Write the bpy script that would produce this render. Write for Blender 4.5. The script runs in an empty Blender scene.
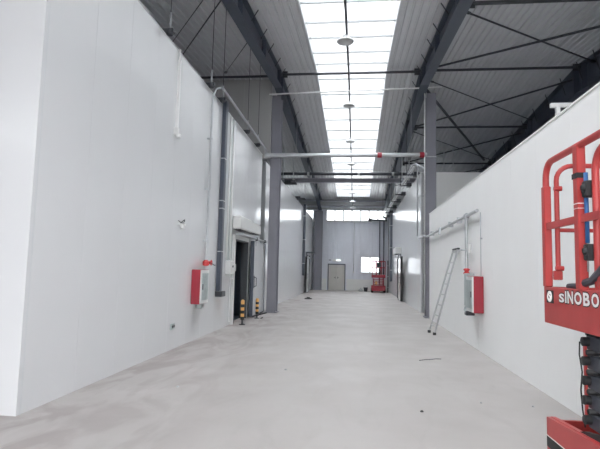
import bpy, math, random
from mathutils import Vector, Matrix
random.seed(7)
C = bpy.context.scene
COL = C.collection
# ---------------------------------------------------------------- camera
cam_data = bpy.data.cameras.new('camera')
cam = bpy.data.objects.new('camera', cam_data)
COL.objects.link(cam)
cam_data.sensor_width = 36.0
cam_data.lens = 490.0 / 600.0 * 36.0
cam_data.clip_start = 0.05
cam_data.clip_end = 400
vX = Vector((0.99341279, -0.01352879, 0.11378925))
vY = Vector((0.1120592, -0.0928779, -0.98935152))
vZ = Vector((0.02395324, 0.99558559, -0.09075007))
M = Matrix((vX, vY, vZ)).to_4x4()
M.translation = Vector((0, 0, 1.6))
cam.matrix_world = M
C.camera = cam
# ---------------------------------------------------------------- world and exposure
W = bpy.data.worlds.new('overcast_sky')
C.world = W
W.use_nodes = True
bg = W.node_tree.nodes['Background']
bg.inputs[0].default_value = (0.985, 0.985, 1.0, 1)
bg.inputs[1].default_value = 4.2
C.view_settings.view_transform = 'Standard'
C.view_settings.look = 'None'
C.view_settings.gamma = 1.0
C.view_settings.use_curve_mapping = False
C.view_settings.exposure = 0.88
C.cycles.max_bounces = 10
C.cycles.diffuse_bounces = 6
C.cycles.glossy_bounces = 4
C.cycles.transparent_max_bounces = 12
C.cycles.sample_clamp_indirect = 8.0
C.cycles.use_denoising = True

# ---------------------------------------------------------------- materials
def mat(name, col, rough=0.5, metal=0.0, noise=0.0, nscale=3.0, bump=0.0, bscale=8.0, spec=0.5, col2=None):
    m = bpy.data.materials.new(name)
    m.use_nodes = True
    nt = m.node_tree
    b = nt.nodes['Principled BSDF']
    b.inputs['Base Color'].default_value = (*col, 1)
    b.inputs['Roughness'].default_value = rough
    b.inputs['Metallic'].default_value = metal
    b.inputs['Specular IOR Level'].default_value = spec
    tc = nt.nodes.new('ShaderNodeTexCoord')
    if noise:
        n = nt.nodes.new('ShaderNodeTexNoise')
        n.inputs['Scale'].default_value = nscale
        n.inputs['Detail'].default_value = 5
        nt.links.new(tc.outputs['Object'], n.inputs['Vector'])
        mx = nt.nodes.new('ShaderNodeMix'); mx.data_type = 'RGBA'
        c2 = col2 or tuple(max(0, c * (1 - noise)) for c in col)
        mx.inputs['A'].default_value = (*col, 1)
        mx.inputs['B'].default_value = (*c2, 1)
        mr = nt.nodes.new('ShaderNodeMapRange')
        mr.inputs['From Min'].default_value = 0.35; mr.inputs['From Max'].default_value = 0.7
        nt.links.new(n.outputs['Fac'], mr.inputs['Value'])
        nt.links.new(mr.outputs['Result'], mx.inputs['Factor'])
        nt.links.new(mx.outputs['Result'], b.inputs['Base Color'])
    if bump:
        n2 = nt.nodes.new('ShaderNodeTexNoise')
        n2.inputs['Scale'].default_value = bscale
        n2.inputs['Detail'].default_value = 3
        nt.links.new(tc.outputs['Object'], n2.inputs['Vector'])
        bp = nt.nodes.new('ShaderNodeBump')
        bp.inputs['Strength'].default_value = bump
        bp.inputs['Distance'].default_value = 0.02
        nt.links.new(n2.outputs['Fac'], bp.inputs['Height'])
        nt.links.new(bp.outputs['Normal'], b.inputs['Normal'])
    return m

def glass(name, tint, alpha):
    m = bpy.data.materials.new(name); m.use_nodes = True
    nt = m.node_tree; nt.nodes.clear()
    out = nt.nodes.new('ShaderNodeOutputMaterial')
    tr = nt.nodes.new('ShaderNodeBsdfTransparent'); tr.inputs[0].default_value = (*tint, 1)
    gl = nt.nodes.new('ShaderNodeBsdfGlossy'); gl.inputs['Roughness'].default_value = 0.05
    lw = nt.nodes.new('ShaderNodeFresnel'); lw.inputs['IOR'].default_value = 1.35
    mx = nt.nodes.new('ShaderNodeMixShader')
    nt.links.new(lw.outputs[0], mx.inputs[0]); nt.links.new(tr.outputs[0], mx.inputs[1]); nt.links.new(gl.outputs[0], mx.inputs[2])
    if alpha > 0:
        tl = nt.nodes.new('ShaderNodeBsdfTranslucent'); tl.inputs[0].default_value = (0.9, 0.93, 0.95, 1)
        m2 = nt.nodes.new('ShaderNodeMixShader'); m2.inputs[0].default_value = alpha
        nt.links.new(mx.outputs[0], m2.inputs[1]); nt.links.new(tl.outputs[0], m2.inputs[2])
        nt.links.new(m2.outputs[0], out.inputs[0])
    else:
        nt.links.new(mx.outputs[0], out.inputs[0])
    return m

M_panel = mat('glossy_white_panel', (0.68, 0.692, 0.708), 0.17, noise=0.03, nscale=0.6, bump=0.03, bscale=1.3)
M_core = mat('panel_joint_grey', (0.60, 0.62, 0.64), 0.7, noise=0.05)
M_white = mat('matt_white_wall', (0.84, 0.845, 0.84), 0.55, noise=0.03, nscale=0.8, bump=0.03, bscale=2)
M_back = mat('blue_grey_cladding', (0.68, 0.71, 0.775), 0.35, noise=0.06, nscale=1.0)
M_liner = mat('roof_liner_sheet', (0.62, 0.63, 0.65), 0.27, noise=0.06, nscale=0.7)
M_part = mat('partition_grey', (0.40, 0.40, 0.40), 0.5, noise=0.05, nscale=0.7)
M_steel = mat('slate_painted_steel', (0.07, 0.085, 0.115), 0.4, noise=0.12, nscale=2.5)
M_column = mat('column_paint', (0.205, 0.205, 0.24), 0.42, noise=0.06, nscale=2.0)
M_purlin = mat('galvanised_purlin', (0.42, 0.44, 0.45), 0.45, metal=0.3, noise=0.1, nscale=6)
M_dark = mat('dark_metal', (0.05, 0.055, 0.065), 0.5, noise=0.1)
M_black = mat('black_rubber', (0.018, 0.019, 0.021), 0.6, noise=0.2, nscale=12)
M_galv = mat('galvanised_pipe', (0.48, 0.50, 0.52), 0.35, metal=0.5, noise=0.12, nscale=5)
M_pipew = mat('white_pipe', (0.78, 0.79, 0.79), 0.35, noise=0.05)
M_red = mat('red_paint', (0.60, 0.045, 0.045), 0.35, noise=0.12, nscale=7, bump=0.02)
M_redd = mat('dark_red_enamel', (0.33, 0.018, 0.036), 0.4, noise=0.08)
M_lift = mat('lift_red_paint', (0.46, 0.052, 0.05), 0.42, noise=0.12, nscale=5, bump=0.03, bscale=20)
M_arm = mat('scissor_arm_grey', (0.055, 0.062, 0.08), 0.45, noise=0.15, nscale=6)
M_blue = mat('blue_strap', (0.03, 0.13, 0.35), 0.5, noise=0.1)
M_alu = mat('aluminium', (0.55, 0.56, 0.57), 0.35, metal=0.7, noise=0.1, nscale=12)
M_yel = mat('yellow_paint', (0.78, 0.42, 0.13), 0.45, noise=0.08)
M_door = mat('beige_door_paint', (0.50, 0.49, 0.46), 0.45, noise=0.04)
M_frame = mat('window_frame_white', (0.72, 0.74, 0.76), 0.4, noise=0.04)
M_lamp = mat('lamp_enamel', (0.62, 0.64, 0.65), 0.4, noise=0.04)
M_lens = mat('lamp_lens', (0.5, 0.52, 0.52), 0.25, noise=0.04)
M_boxw = mat('off_white_casing', (0.70, 0.71, 0.70), 0.4, noise=0.04)
M_frost = mat('silver_cabinet_face', (0.44, 0.50, 0.50), 0.3, metal=0.3, noise=0.2, nscale=9)
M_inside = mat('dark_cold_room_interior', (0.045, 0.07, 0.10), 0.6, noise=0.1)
M_cream = mat('letter_white', (0.85, 0.85, 0.83), 0.5, noise=0.03)
M_glass = glass('window_glass', (0.74, 0.76, 0.77), 0.0)
M_frp = glass('skylight_sheet', (0.97, 0.98, 0.985), 0.12)
M_lit = bpy.data.materials.new('lit_sign'); M_lit.use_nodes = True
_b = M_lit.node_tree.nodes['Principled BSDF']; _b.inputs['Emission Color'].default_value = (0.85, 1, 0.95, 1); _b.inputs['Emission Strength'].default_value = 1.0

# concrete: pale slab, broad trowel patches, brownish stains along the left foot, fine specks
def concrete():
    m = mat('concrete_floor', (0.56, 0.55, 0.54), 0.48)
    nt = m.node_tree; b = nt.nodes['Principled BSDF']
    tc = nt.nodes.new('ShaderNodeTexCoord')
    def noise(scale, det, dist=0.0, vec=None):
        n = nt.nodes.new('ShaderNodeTexNoise'); n.inputs['Scale'].default_value = scale
        n.inputs['Detail'].default_value = det; n.inputs['Distortion'].default_value = dist
        nt.links.new(vec or tc.outputs['Object'], n.inputs['Vector']); return n
    def rng(src, a, c, lo=0, hi=1):
        r = nt.nodes.new('ShaderNodeMapRange'); r.inputs['From Min'].default_value = a; r.inputs['From Max'].default_value = c
        r.inputs['To Min'].default_value = lo; r.inputs['To Max'].default_value = hi
        nt.links.new(src, r.inputs['Value']); return r.outputs['Result']
    def mix(fac, a, bcol):
        x = nt.nodes.new('ShaderNodeMix'); x.data_type = 'RGBA'
        nt.links.new(fac, x.inputs['Factor'])
        if isinstance(a, tuple): x.inputs['A'].default_value = (*a, 1)
        else: nt.links.new(a, x.inputs['A'])
        x.inputs['B'].default_value = (*bcol, 1); return x.outputs['Result']
    mp = nt.nodes.new('ShaderNodeMapping'); mp.inputs['Scale'].default_value = (1.0, 0.35, 1)
    nt.links.new(tc.outputs['Object'], mp.inputs['Vector'])
    c = mix(rng(noise(0.5, 6, 0.6).outputs['Fac'], 0.35, 0.7), (0.43, 0.411, 0.398), (0.388, 0.368, 0.355))
    c = mix(rng(noise(2.2, 8, 1.5, mp.outputs['Vector']).outputs['Fac'], 0.52, 0.72, 0, 0.5), c, (0.36, 0.338, 0.325))
    # stain band with ragged edge near the foot of the left wall
    sx = nt.nodes.new('ShaderNodeSeparateXYZ'); nt.links.new(tc.outputs['Object'], sx.inputs[0])
    band = rng(sx.outputs['X'], -3.4, -1.0, 1, 0)
    st = rng(noise(1.3, 7, 2.0, mp.outputs['Vector']).outputs['Fac'], 0.44, 0.58)
    mu = nt.nodes.new('ShaderNodeMath'); mu.operation = 'MULTIPLY'
    nt.links.new(band, mu.inputs[0]); nt.links.new(st, mu.inputs[1])
    c = mix(mu.outputs[0], c, (0.315, 0.28, 0.27))
    c = mix(rng(noise(9, 3).outputs['Fac'], 0.68, 0.72, 0, 0.5), c, (0.40, 0.38, 0.37))
    nt.links.new(c, b.inputs['Base Color'])
    nt.links.new(rng(noise(1.1, 4).outputs['Fac'], 0.3, 0.7, 0.38, 0.6), b.inputs['Roughness'])
    bp = nt.nodes.new('ShaderNodeBump'); bp.inputs['Strength'].default_value = 0.08; bp.inputs['Distance'].default_value = 0.01
    nt.links.new(noise(14, 5).outputs['Fac'], bp.inputs['Height']); nt.links.new(bp.outputs['Normal'], b.inputs['Normal'])
    return m
M_floor = concrete()

# ---------------------------------------------------------------- mesh helper
class MB:
    def __init__(s): s.v = []; s.f = []; s.smooth = []
    def add(s, vs, fs, sm=False):
        k = len(s.v); s.v += [tuple(v) for v in vs]
        s.f += [tuple(i + k for i in f) for f in fs]; s.smooth += [sm] * len(fs); return s
    def box(s, x0, x1, y0, y1, z0, z1):
        x0, x1 = sorted((x0, x1)); y0, y1 = sorted((y0, y1)); z0, z1 = sorted((z0, z1))
        return s.add([(x0,y0,z0),(x1,y0,z0),(x1,y1,z0),(x0,y1,z0),(x0,y0,z1),(x1,y0,z1),(x1,y1,z1),(x0,y1,z1)],
                     [(0,3,2,1),(4,5,6,7),(0,1,5,4),(1,2,6,5),(2,3,7,6),(3,0,4,7)])
    def cbox(s, x0, x1, y0, y1, z0, z1, c=0.01):      # box with chamfered vertical and top/bottom edges
        x0, x1 = sorted((x0, x1)); y0, y1 = sorted((y0, y1)); z0, z1 = sorted((z0, z1))
        def ring(z, i):
            a, b_, d, e = x0 + i, x1 - i, y0 + i, y1 - i
            return [(a+c,d,z),(b_-c,d,z),(b_,d+c,z),(b_,e-c,z),(b_-c,e,z),(a+c,e,z),(a,e-c,z),(a,d+c,z)]
        rs = ring(z0, c) + ring(z0 + c, 0) + ring(z1 - c, 0) + ring(z1, c)
        fs = [tuple(range(7, -1, -1)), tuple(range(24, 32))]
        for k in range(3):
            for i in range(8):
                j = (i + 1) % 8; fs.append((k*8+i, k*8+j, k*8+8+j, k*8+8+i))
        return s.add(rs, fs)
    def bar(s, p, q, w, h, up=(0,0,1)):
        p, q = Vector(p), Vector(q); d = (q - p).normalized(); u = Vector(up)
        if abs(d.dot(u)) > 0.98: u = Vector((0,1,0))
        sd = d.cross(u).normalized(); u = sd.cross(d).normalized()
        vs = [b_ + sd*(a*w/2) + u*(c*h/2) for b_ in (p, q) for a, c in ((-1,-1),(1,-1),(1,1),(-1,1))]
        return s.add(vs, [(0,1,2,3),(7,6,5,4),(0,4,5,1),(1,5,6,2),(2,6,7,3),(3,7,4,0)])
    def tube(s, pts, r, n=8, closed=False):
        pts = [Vector(p) for p in pts]; m = len(pts); rings = []
        ref = None
        for i, p in enumerate(pts):
            if closed: t = (pts[(i+1) % m] - pts[i-1]).normalized()
            elif i == 0: t = (pts[1] - p).normalized()
            elif i == m-1: t = (p - pts[-2]).normalized()
            else: t = ((pts[i+1]-p).normalized() + (p-pts[i-1]).normalized()).normalized()
            if ref is None:
                ref = Vector((0,0,1)) if abs(t.z) < 0.9 else Vector((0,1,0))
            a = t.cross(ref).normalized(); b_ = a.cross(t).normalized(); ref = b_
            rings.append([p + a*(r*math.cos(2*math.pi*k/n)) + b_*(r*math.sin(2*math.pi*k/n)) for k in range(n)])
        vs = [v for rr in rings for v in rr]; fs = []
        for i in range(m if closed else m-1):
            o = ((i+1) % m)
            for k in range(n):
                l = (k+1) % n; fs.append((i*n+k, o*n+k, o*n+l, i*n+l))
        s.add(vs, fs, True)
        if not closed:
            k0 = len(s.v) - len(vs)
            s.f += [tuple(k0+k for k in range(n)), tuple(k0+(m-1)*n+k for k in range(n-1,-1,-1))]; s.smooth += [False]*2
        return s
    def lathe(s, c, prof, axis='z', n=16):            # prof: (radius, along)
        c = Vector(c); vs = []
        for r, h in prof:
            for k in range(n):
                a = 2*math.pi*k/n; u, w = r*math.cos(a), r*math.sin(a)
                vs.append(c + (Vector((u,w,h)) if axis=='z' else Vector((h,u,w)) if axis=='x' else Vector((w,h,u))))
        fs = []
        for i in range(len(prof)-1):
            for k in range(n):
                l = (k+1) % n; fs.append((i*n+k, i*n+l, (i+1)*n+l, (i+1)*n+k))
        fs.append(tuple(range(n-1,-1,-1))); m = (len(prof)-1)*n; fs.append(tuple(m+k for k in range(n)))
        return s.add(vs, fs, True)
    def prism(s, poly, axis, a, b_):                  # poly 2D extruded along axis
        def P(u, w, t): return {'x': (t,u,w), 'y': (u,t,w), 'z': (u,w,t)}[axis]
        n = len(poly)
        vs = [P(u, w, a) for u, w in poly] + [P(u, w, b_) for u, w in poly]
        return s.add(vs, [tuple(range(n-1,-1,-1)), tuple(range(n, 2*n))] + [(i,(i+1)%n,n+(i+1)%n,n+i) for i in range(n)])
    def mesh(s, name, m, org=(0,0,0)):
        me = bpy.data.meshes.new(name); o = Vector(org)
        me.from_pydata([tuple(Vector(v)-o) for v in s.v], [], s.f)
        me.polygons.foreach_set('use_smooth', s.smooth)
        me.materials.append(m)
        import bmesh
        bm = bmesh.new(); bm.from_mesh(me); bmesh.ops.recalc_face_normals(bm, faces=bm.faces)
        for e in bm.edges:
            if len(e.link_faces) == 2 and e.calc_face_angle(0) > 0.7: e.smooth = False
        bm.to_mesh(me); bm.free(); me.update()
        return me
    def build(s, name, m, parent=None, org=None):
        if org is None: org = tuple(parent.get('_o', (0,0,0))) if parent else (0,0,0)
        o = bpy.data.objects.new(name, s.mesh(name, m, org)); COL.objects.link(o)
        if parent: o.parent = parent
        elif any(org): o.location = org
        o['_o'] = tuple(float(x) for x in org)
        return o

def tag(o, label=None, cat=None, group=None, kind=None):
    if label: o['label'] = label
    if cat: o['category'] = cat
    if group: o['group'] = group
    if kind: o['kind'] = kind
    return o
def thing(name, loc, label, cat, group=None):
    o = bpy.data.objects.new(name, None); COL.objects.link(o); o.location = loc
    o.empty_display_size = 0.2; o['_o'] = tuple(float(x) for x in loc)
    return tag(o, label, cat, group)
def struct(o): o['kind'] = 'structure'; return o
def place(name, me, parent, loc, rz=0.0):
    o = bpy.data.objects.new(name, me); COL.objects.link(o); o.parent = parent; o.location = loc; o.rotation_euler.z = rz
    o['_o'] = (0.,0.,0.)
    return o
def children(o): return [c for c in COL.objects if c.parent == o]
def copy_tree(o, parent=None):
    c = o.copy(); COL.objects.link(c)
    if parent: c.parent = parent
    for ch in children(o): copy_tree(ch, c)
    return c

YR, ZR, S1, S2 = 17.2, 8.811, 0.098, 0.070     # ridge line and the two roof slopes
def zr(y): return ZR - S1*(YR-y) if y < YR else ZR - S2*(y-YR)
YB, YF, XL, XR = 39.6, -4.6, -15.0, 14.6      # hall extents
SX0, SX1, SY1 = -1.51, 1.03, 38.2              # central skylight

# ================================================================ SETTING
fl = MB().box(-20, 20, -26, 41, -0.2, 0); struct(fl.build('floor', M_floor))

# ---- panel walls
def panel_mesh(name, w, h, t, m, ch=0.0025, ribs=0):
    """panel in local coords: width along +x from 0, thickness towards -y, height z"""
    if ribs:
        pts = [(0.0, 0.0), (0.0, -t*0.5)]
        st = w / ribs
        for i in range(ribs):
            x = i*st
            pts += [(x+st*0.10, -t*0.5), (x+st*0.18, -t), (x+st*0.82, -t), (x+st*0.90, -t*0.5)]
        pts += [(w, -t*0.5), (w, 0.0)]
    else:
        g = 0.0006
        pts = [(g, 0), (g, -t+ch), (g+ch, -t), (w-g-ch, -t), (w-g, -t+ch), (w-g, 0)]
    b = MB().prism(pts, 'z', 0, h)
    return b.mesh(name, m)
_pm = {}
def get_panel(w, h, t, m, ribs=0):
    k = (round(w,3), round(h,3), t, m.name, ribs)
    if k not in _pm: _pm[k] = panel_mesh('wall_panel', w, h, t, m, ribs=ribs)
    return _pm[k]

def sub_intervals(lo, hi, cuts):
    out = [(lo, hi)]
    for a, b_ in cuts:
        nxt = []
        for l, h in out:
            if b_ <= l or a >= h: nxt.append((l, h)); continue
            if a - l > 0.01: nxt.append((l, a))
            if h - b_ > 0.01: nxt.append((b_, h))
        out = nxt
    return out

def panel_wall(name, p0, rz, length, z0, z1, m, openings=(), step=1.0, t=0.05, core=0.10, ribs=0, ztop=None, cm=None, off=0.0):
    """wall running from p0 along the direction rz; panels face local -y. openings: (a,b,z0,z1) in run coords"""
    us = {0.0, length}
    u = off if off > 0 else step
    while u < length - 0.15: us.add(round(u,4)); u += step
    for a, b_, _, _ in openings: us.add(a); us.add(b_)
    us = sorted(us)
    cb = MB(); bounds = sorted({0.0, length} | {a for a, *_ in openings} | {b_ for _, b_, *_ in openings})
    for a, b_ in zip(bounds, bounds[1:]):
        cuts = [(o[2], o[3]) for o in openings if o[0] <= a + 1e-6 and o[1] >= b_ - 1e-6]
        for l, h in sub_intervals(z0, z1, cuts): cb.box(a, b_, 0.0, core, l, h)
    w = cb.build(name, cm or M_core); w.location = p0; w.rotation_euler.z = rz; struct(w)
    for a, b_ in zip(us, us[1:]):
        if b_ - a < 0.02: continue
        cuts = [(o[2], o[3]) for o in openings if o[0] <= a + 1e-6 and o[1] >= b_ - 1e-6]
        for l, h in sub_intervals(z0, z1, cuts):
            place('wall_panel', get_panel(b_-a, h-l, t, m, ribs), w, (a, 0, l))
    return w
PI = math.pi
# near left cold room: side wall faces +x. run along -y->+y with local -y = +x  => rz = +90deg, start at y=5
DOOR_L = (13.80, 15.45, 0.0, 2.42)
wl = panel_wall('wall_left', (-3.55, 4.98, 0), PI/2, 12.72, 0, 5.8, M_panel, openings=[(DOOR_L[0]-4.98, DOOR_L[1]-4.98, 0, DOOR_L[3])], step=1.0)
w = panel_wall('wall_left_end', (-9.3, 4.96, 0), 0, 5.80, 0, 5.8, M_panel, off=0.8, core=0.02)
MB().box(-9.3, -3.66, 5.08, 17.7, 5.68, 5.78).build('ceiling_cold_room', M_core)['kind'] = 'structure'
t = MB().box(-3.56, -3.49, 4.905, 17.7, 5.8, 5.815); struct(t.build('trim_1', M_frame))
# far left cold room
panel_wall('wall_left_far', (-3.55, 18.5, 0), PI/2, 21.0, 0, 5.72, M_panel, openings=[(16.7, 18.3, 0, 2.4)], step=1.0)
MB().box(-9.3, -3.62, 18.5, 39.5, 5.6, 5.7).build('ceiling_cold_room', M_core)['kind'] = 'structure'
# partition above the cold rooms on the left
panel_wall('wall_partition', (-9.3, 17.80, 5.70), 0, 6.07, 0, 3.04, M_part, step=1.0, t=0.04)
# near right cold room: side wall faces -x: rz=-90, start at y max running down
panel_wall('wall_right', (2.63, 17.7, 0), -PI/2, 20.0, 0, 3.65, M_white, step=1.15)
MB().box(2.7, 9.0, -2.3, 17.7, 3.5, 3.62).build('ceiling_cold_room', M_white)['kind'] = 'structure'
struct(MB().box(2.565, 2.72, -2.3, 17.7, 3.65, 3.672).build('trim_3', M_white))
# far right cold room
DR = (28.0, 30.6)
panel_wall('wall_right_far', (2.63, 39.5, 0), -PI/2, 19.4, 0, 5.65, M_panel, openings=[(39.5-30.4, 39.5-28.3, 0, 2.35)], step=1.0)
panel_wall('wall_right_end', (2.66, 20.15, 0), 0, 6.2, 0, 5.65, M_white, step=1.0)
MB().box(2.75, 9.0, 20.3, 39.5, 5.5, 5.6).build('ceiling_cold_room', M_core)['kind'] = 'structure'
# dark rooms behind the door openings
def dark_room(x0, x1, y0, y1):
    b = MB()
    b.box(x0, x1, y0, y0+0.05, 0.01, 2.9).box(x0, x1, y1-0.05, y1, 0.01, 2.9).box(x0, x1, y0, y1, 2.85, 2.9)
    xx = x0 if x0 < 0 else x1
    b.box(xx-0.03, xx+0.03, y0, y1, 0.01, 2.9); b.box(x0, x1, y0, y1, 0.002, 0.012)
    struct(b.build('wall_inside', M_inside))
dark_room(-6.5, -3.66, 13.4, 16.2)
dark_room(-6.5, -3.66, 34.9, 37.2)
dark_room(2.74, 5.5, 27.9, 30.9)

# ---- outer hall walls
WIN = (-2.40, 2.42, 5.55, 6.46)
WINL = (-9.0, -3.45, 5.55, 6.46)
WINR = (3.0, 9.0, 5.55, 6.46)      # clearstorey in world x
WIN2 = (0.42, 1.86, 1.44, 2.70)
DOORB = (-2.22, -0.80, 0.0, 2.10)
def bx(o): return (o[0]-XL, o[1]-XL, o[2], o[3])
wb = panel_wall('wall_back', (XL, YB, 0), 0, XR-XL, 0, 7.28, M_back, openings=[bx(WIN), bx(WINL), bx(WINR), bx(WIN2), bx(DOORB)], step=1.0, t=0.03, ribs=4, off=0.6, core=0.12)
sk = MB()
for a, b_ in ((-2.75, -2.30), (-0.72, 2.5)): sk.box(a, b_, YB-0.06, YB-0.031, 0, 0.9)
struct(sk.build('baseboard_back', M_boxw))
FD = (-4.4, 2.4, 0.0, 5.2)
panel_wall('wall_front', (XR, YF, 0), PI, XR-XL, 0, zr(YF)+0.12, M_back, openings=[(XR-FD[1], XR-FD[0], 0, 5.2), (XR-12, XR-FD[1], 5.42, 6.4), (XR-FD[1], XR-FD[0], 5.42, 6.4), (XR-FD[0], XR+13, 5.42, 6.4)], step=2.0, t=0.03, ribs=4)
def side_wall(x, s):
    b = MB(); b.prism([(YF, 0), (YB+0.12, 0), (YB+0.12, zr(YB)+0.1), (YR, ZR+0.1), (YF, zr(YF)+0.1)], 'x', x, x + s*0.12)
    return struct(b.build('wall_outer_left' if s < 0 else 'wall_outer_right', M_back))
side_wall(XL, -1); side_wall(XR, 1)

# ---- roof: corrugated liner sheets, one object per metre, skylight strips left open
SK = [(SX0, SX1)]
def slope_box(b, x0, x1, y0, y1, h0, h1):
    nodes = [y0] + ([YR] if y0 < YR < y1 else []) + [y1]
    for a, c in zip(nodes, nodes[1:]):
        b.add([(x0,a,zr(a)+h0),(x1,a,zr(a)+h0),(x1,c,zr(c)+h0),(x0,c,zr(c)+h0),
               (x0,a,zr(a)+h1),(x1,a,zr(a)+h1),(x1,c,zr(c)+h1),(x0,c,zr(c)+h1)],
              [(0,3,2,1),(4,5,6,7),(0,1,5,4),(1,2,6,5),(2,3,7,6),(3,0,4,7)])
    return b
ceil_core = MB()
strips = [(XL, SX0), (SX1, XR)]
for a, b_ in strips: slope_box(ceil_core, a, b_, YF, YB+0.12, 0.12, 0.36)
for a, b_ in SK: slope_box(ceil_core, a, b_, SY1, YB+0.12, 0.12, 0.36)
ceiling = struct(ceil_core.build('ceiling', M_liner))
def sheet_mesh(w, y0, y1, n=5):
    pr = []; st = w / n
    for i in range(n):
        x = i*st
        pr += [(x, 0.0), (x+st*0.62, 0.0), (x+st*0.72, 0.04), (x+st*0.90, 0.04)]
    pr.append((w, 0.0))
    L = [y0] + ([YR] if y0 < YR < y1 else []) + [y1]; vs = []; fs = []
    for th in (0.0, 0.006):
        for y in L:
            for x, h in pr: vs.append((x, y, zr(y) + h + th))
    k = len(pr); m = len(L)
    for j in range(m-1):
        for i in range(k-1):
            fs.append((j*k+i, j*k+i+1, (j+1)*k+i+1, (j+1)*k+i))
            q = (m+j)*k; fs.append((q+i, q+k+i, q+k+i+1, q+i+1))
    b = MB().add(vs, fs)
    me = bpy.data.meshes.new('roof_sheet'); me.from_pydata(b.v, [], b.f); me.materials.append(M_liner); me.update()
    return me
_sm = {}
for a, b_, ya_ in [(a, b_, YF) for a, b_ in strips] + [(a, b_, SY1) for a, b_ in SK]:
    n = round(b_ - a); wd = (b_ - a) / n
    for i in range(n):
        k = (round(wd, 3), ya_)
        if k not in _sm: _sm[k] = sheet_mesh(wd, ya_, YB)
        place('roof_sheet', _sm[k], ceiling, (a + i*wd, 0, 0))
# skylight kerb, purlins and translucent sheets
purl = [11.87 - 1.25*k for k in range(13, 0, -1)] + [11.87, 13.13, 14.28, 15.6, 16.75] + [18.1 + 1.39*k for k in range(14)]
for wi, (a, b_) in enumerate(SK):
    f = MB(); slope_box(f, a-0.012, a+0.012, YF, SY1, 0.0, 0.36); slope_box(f, b_-0.012, b_+0.012, YF, SY1, 0.0, 0.36)
    slope_box(f, a, b_, SY1-0.02, SY1, 0.0, 0.36); slope_box(f, a, b_, YF, YF+0.02, 0.0, 0.36)
    wn = struct(f.build('window_%d' % (wi+3), M_frame))
    ys = [YF+0.03 + i*(YR-YF-0.03)/7 for i in range(8)] + [YR + (i+1)*(SY1-0.03-YR)/7 for i in range(7)]
    for j in range(14):
        slope_box(MB(), a+0.013, b_-0.013, ys[j]+.004, ys[j+1]-.004, 0.29, 0.305).build('pane', M_frp, wn)
    if wi: continue
    for y in purl:
        MB().box(a+0.013, b_-0.013, y-0.02, y+0.02, zr(y)+0.06, zr(y)+0.09).box(a+0.013, b_-0.013, y-0.003, y+0.003, zr(y)+0.06, zr(y)+0.12).build('purlin', M_purlin, wn)
        r = MB()
        for xx in (a+0.2, b_-0.2, (a+b_)/2+0.22): r.tube([(xx, y+0.02, zr(y)+0.06), (xx+0.03, y+0.05, zr(y)-0.10), (xx+0.03, y+0.20, zr(y)-0.14)], 0.007, 5)
        r.build('wire_hook', M_purlin, wn)
        if y > 17: MB().box(a+0.03, b_-0.03, y+0.30, y+0.312, zr(y)+0.10, zr(y)+0.112).build('tie_wire', M_purlin, wn)
        q0 = y+0.62
        MB().tube([(a+0.35+(b_-a-0.7)*q, q0, zr(q0)+0.05-0.08*math.sin(PI*q)) for q in [i/8 for i in range(9)]], 0.005, 4).build('wire', M_purlin, wn)

# ---- windows in the outer walls
def window_back(name, x0, x1, z0, z1, step, first):
    f = MB(); yo = YB
    f.box(x0, x1, yo-0.04, yo+0.12, z0, z0+0.06).box(x0, x1, yo-0.04, yo+0.12, z1-0.05, z1).box(x0, x0+0.05, yo-0.04, yo+0.12, z0, z1).box(x1-0.05, x1, yo-0.04, yo+0.12, z0, z1)
    wn = struct(f.build(name, M_frame))
    MB().box(x0-0.05, x1+0.05, yo-0.10, yo-0.041, z0-0.09, z0).build('window_sill', M_frame, wn)
    xs = [x0+0.05]; x = first
    while x < x1 - 0.2: xs.append(x); x += step
    xs.append(x1-0.05)
    for a, b_ in zip(xs, xs[1:]):
        MB().box(a+0.02, b_-0.02, yo+0.03, yo+0.036, z0+0.06, z1-0.05).build('pane', M_glass, wn)
    for a in xs[1:-1]: MB().box(a-0.045, a+0.045, yo-0.03, yo+0.1, z0+0.06, z1-0.05).build('mullion', M_dark, wn)
window_back('window_1', *WIN, 0.69, -1.72)
window_back('window_4', *WINL, 0.69, -8.3)
window_back('window_5', *WINR, 0.69, 3.7)
window_back('window_2', WIN2[0], WIN2[1], WIN2[2], WIN2[3], 0.72, 1.14)
f = MB()
for z in (5.42, 6.35): f.box(-13, 12, YF-0.12, YF+0.04, z, z+0.05)
wn = struct(f.build('window_6', M_frame))
for k in range(25):
    MB().box(-13+k+0.03, -12+k-0.03, YF-0.04, YF-0.034, 5.47, 6.35).build('pane', M_glass, wn)
    MB().box(-13+k-0.03, -13+k+0.03, YF-0.11, YF+0.03, 5.47, 6.35).build('mullion', M_dark, wn)
# eave beam and hall-end trims
struct(MB().box(XL, XR, YB-0.32, YB-0.02, 6.80, 7.10).box(XL, XR, YB-0.16, YB-0.02, 6.52, 6.62).build('trim_4', M_purlin))

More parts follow.
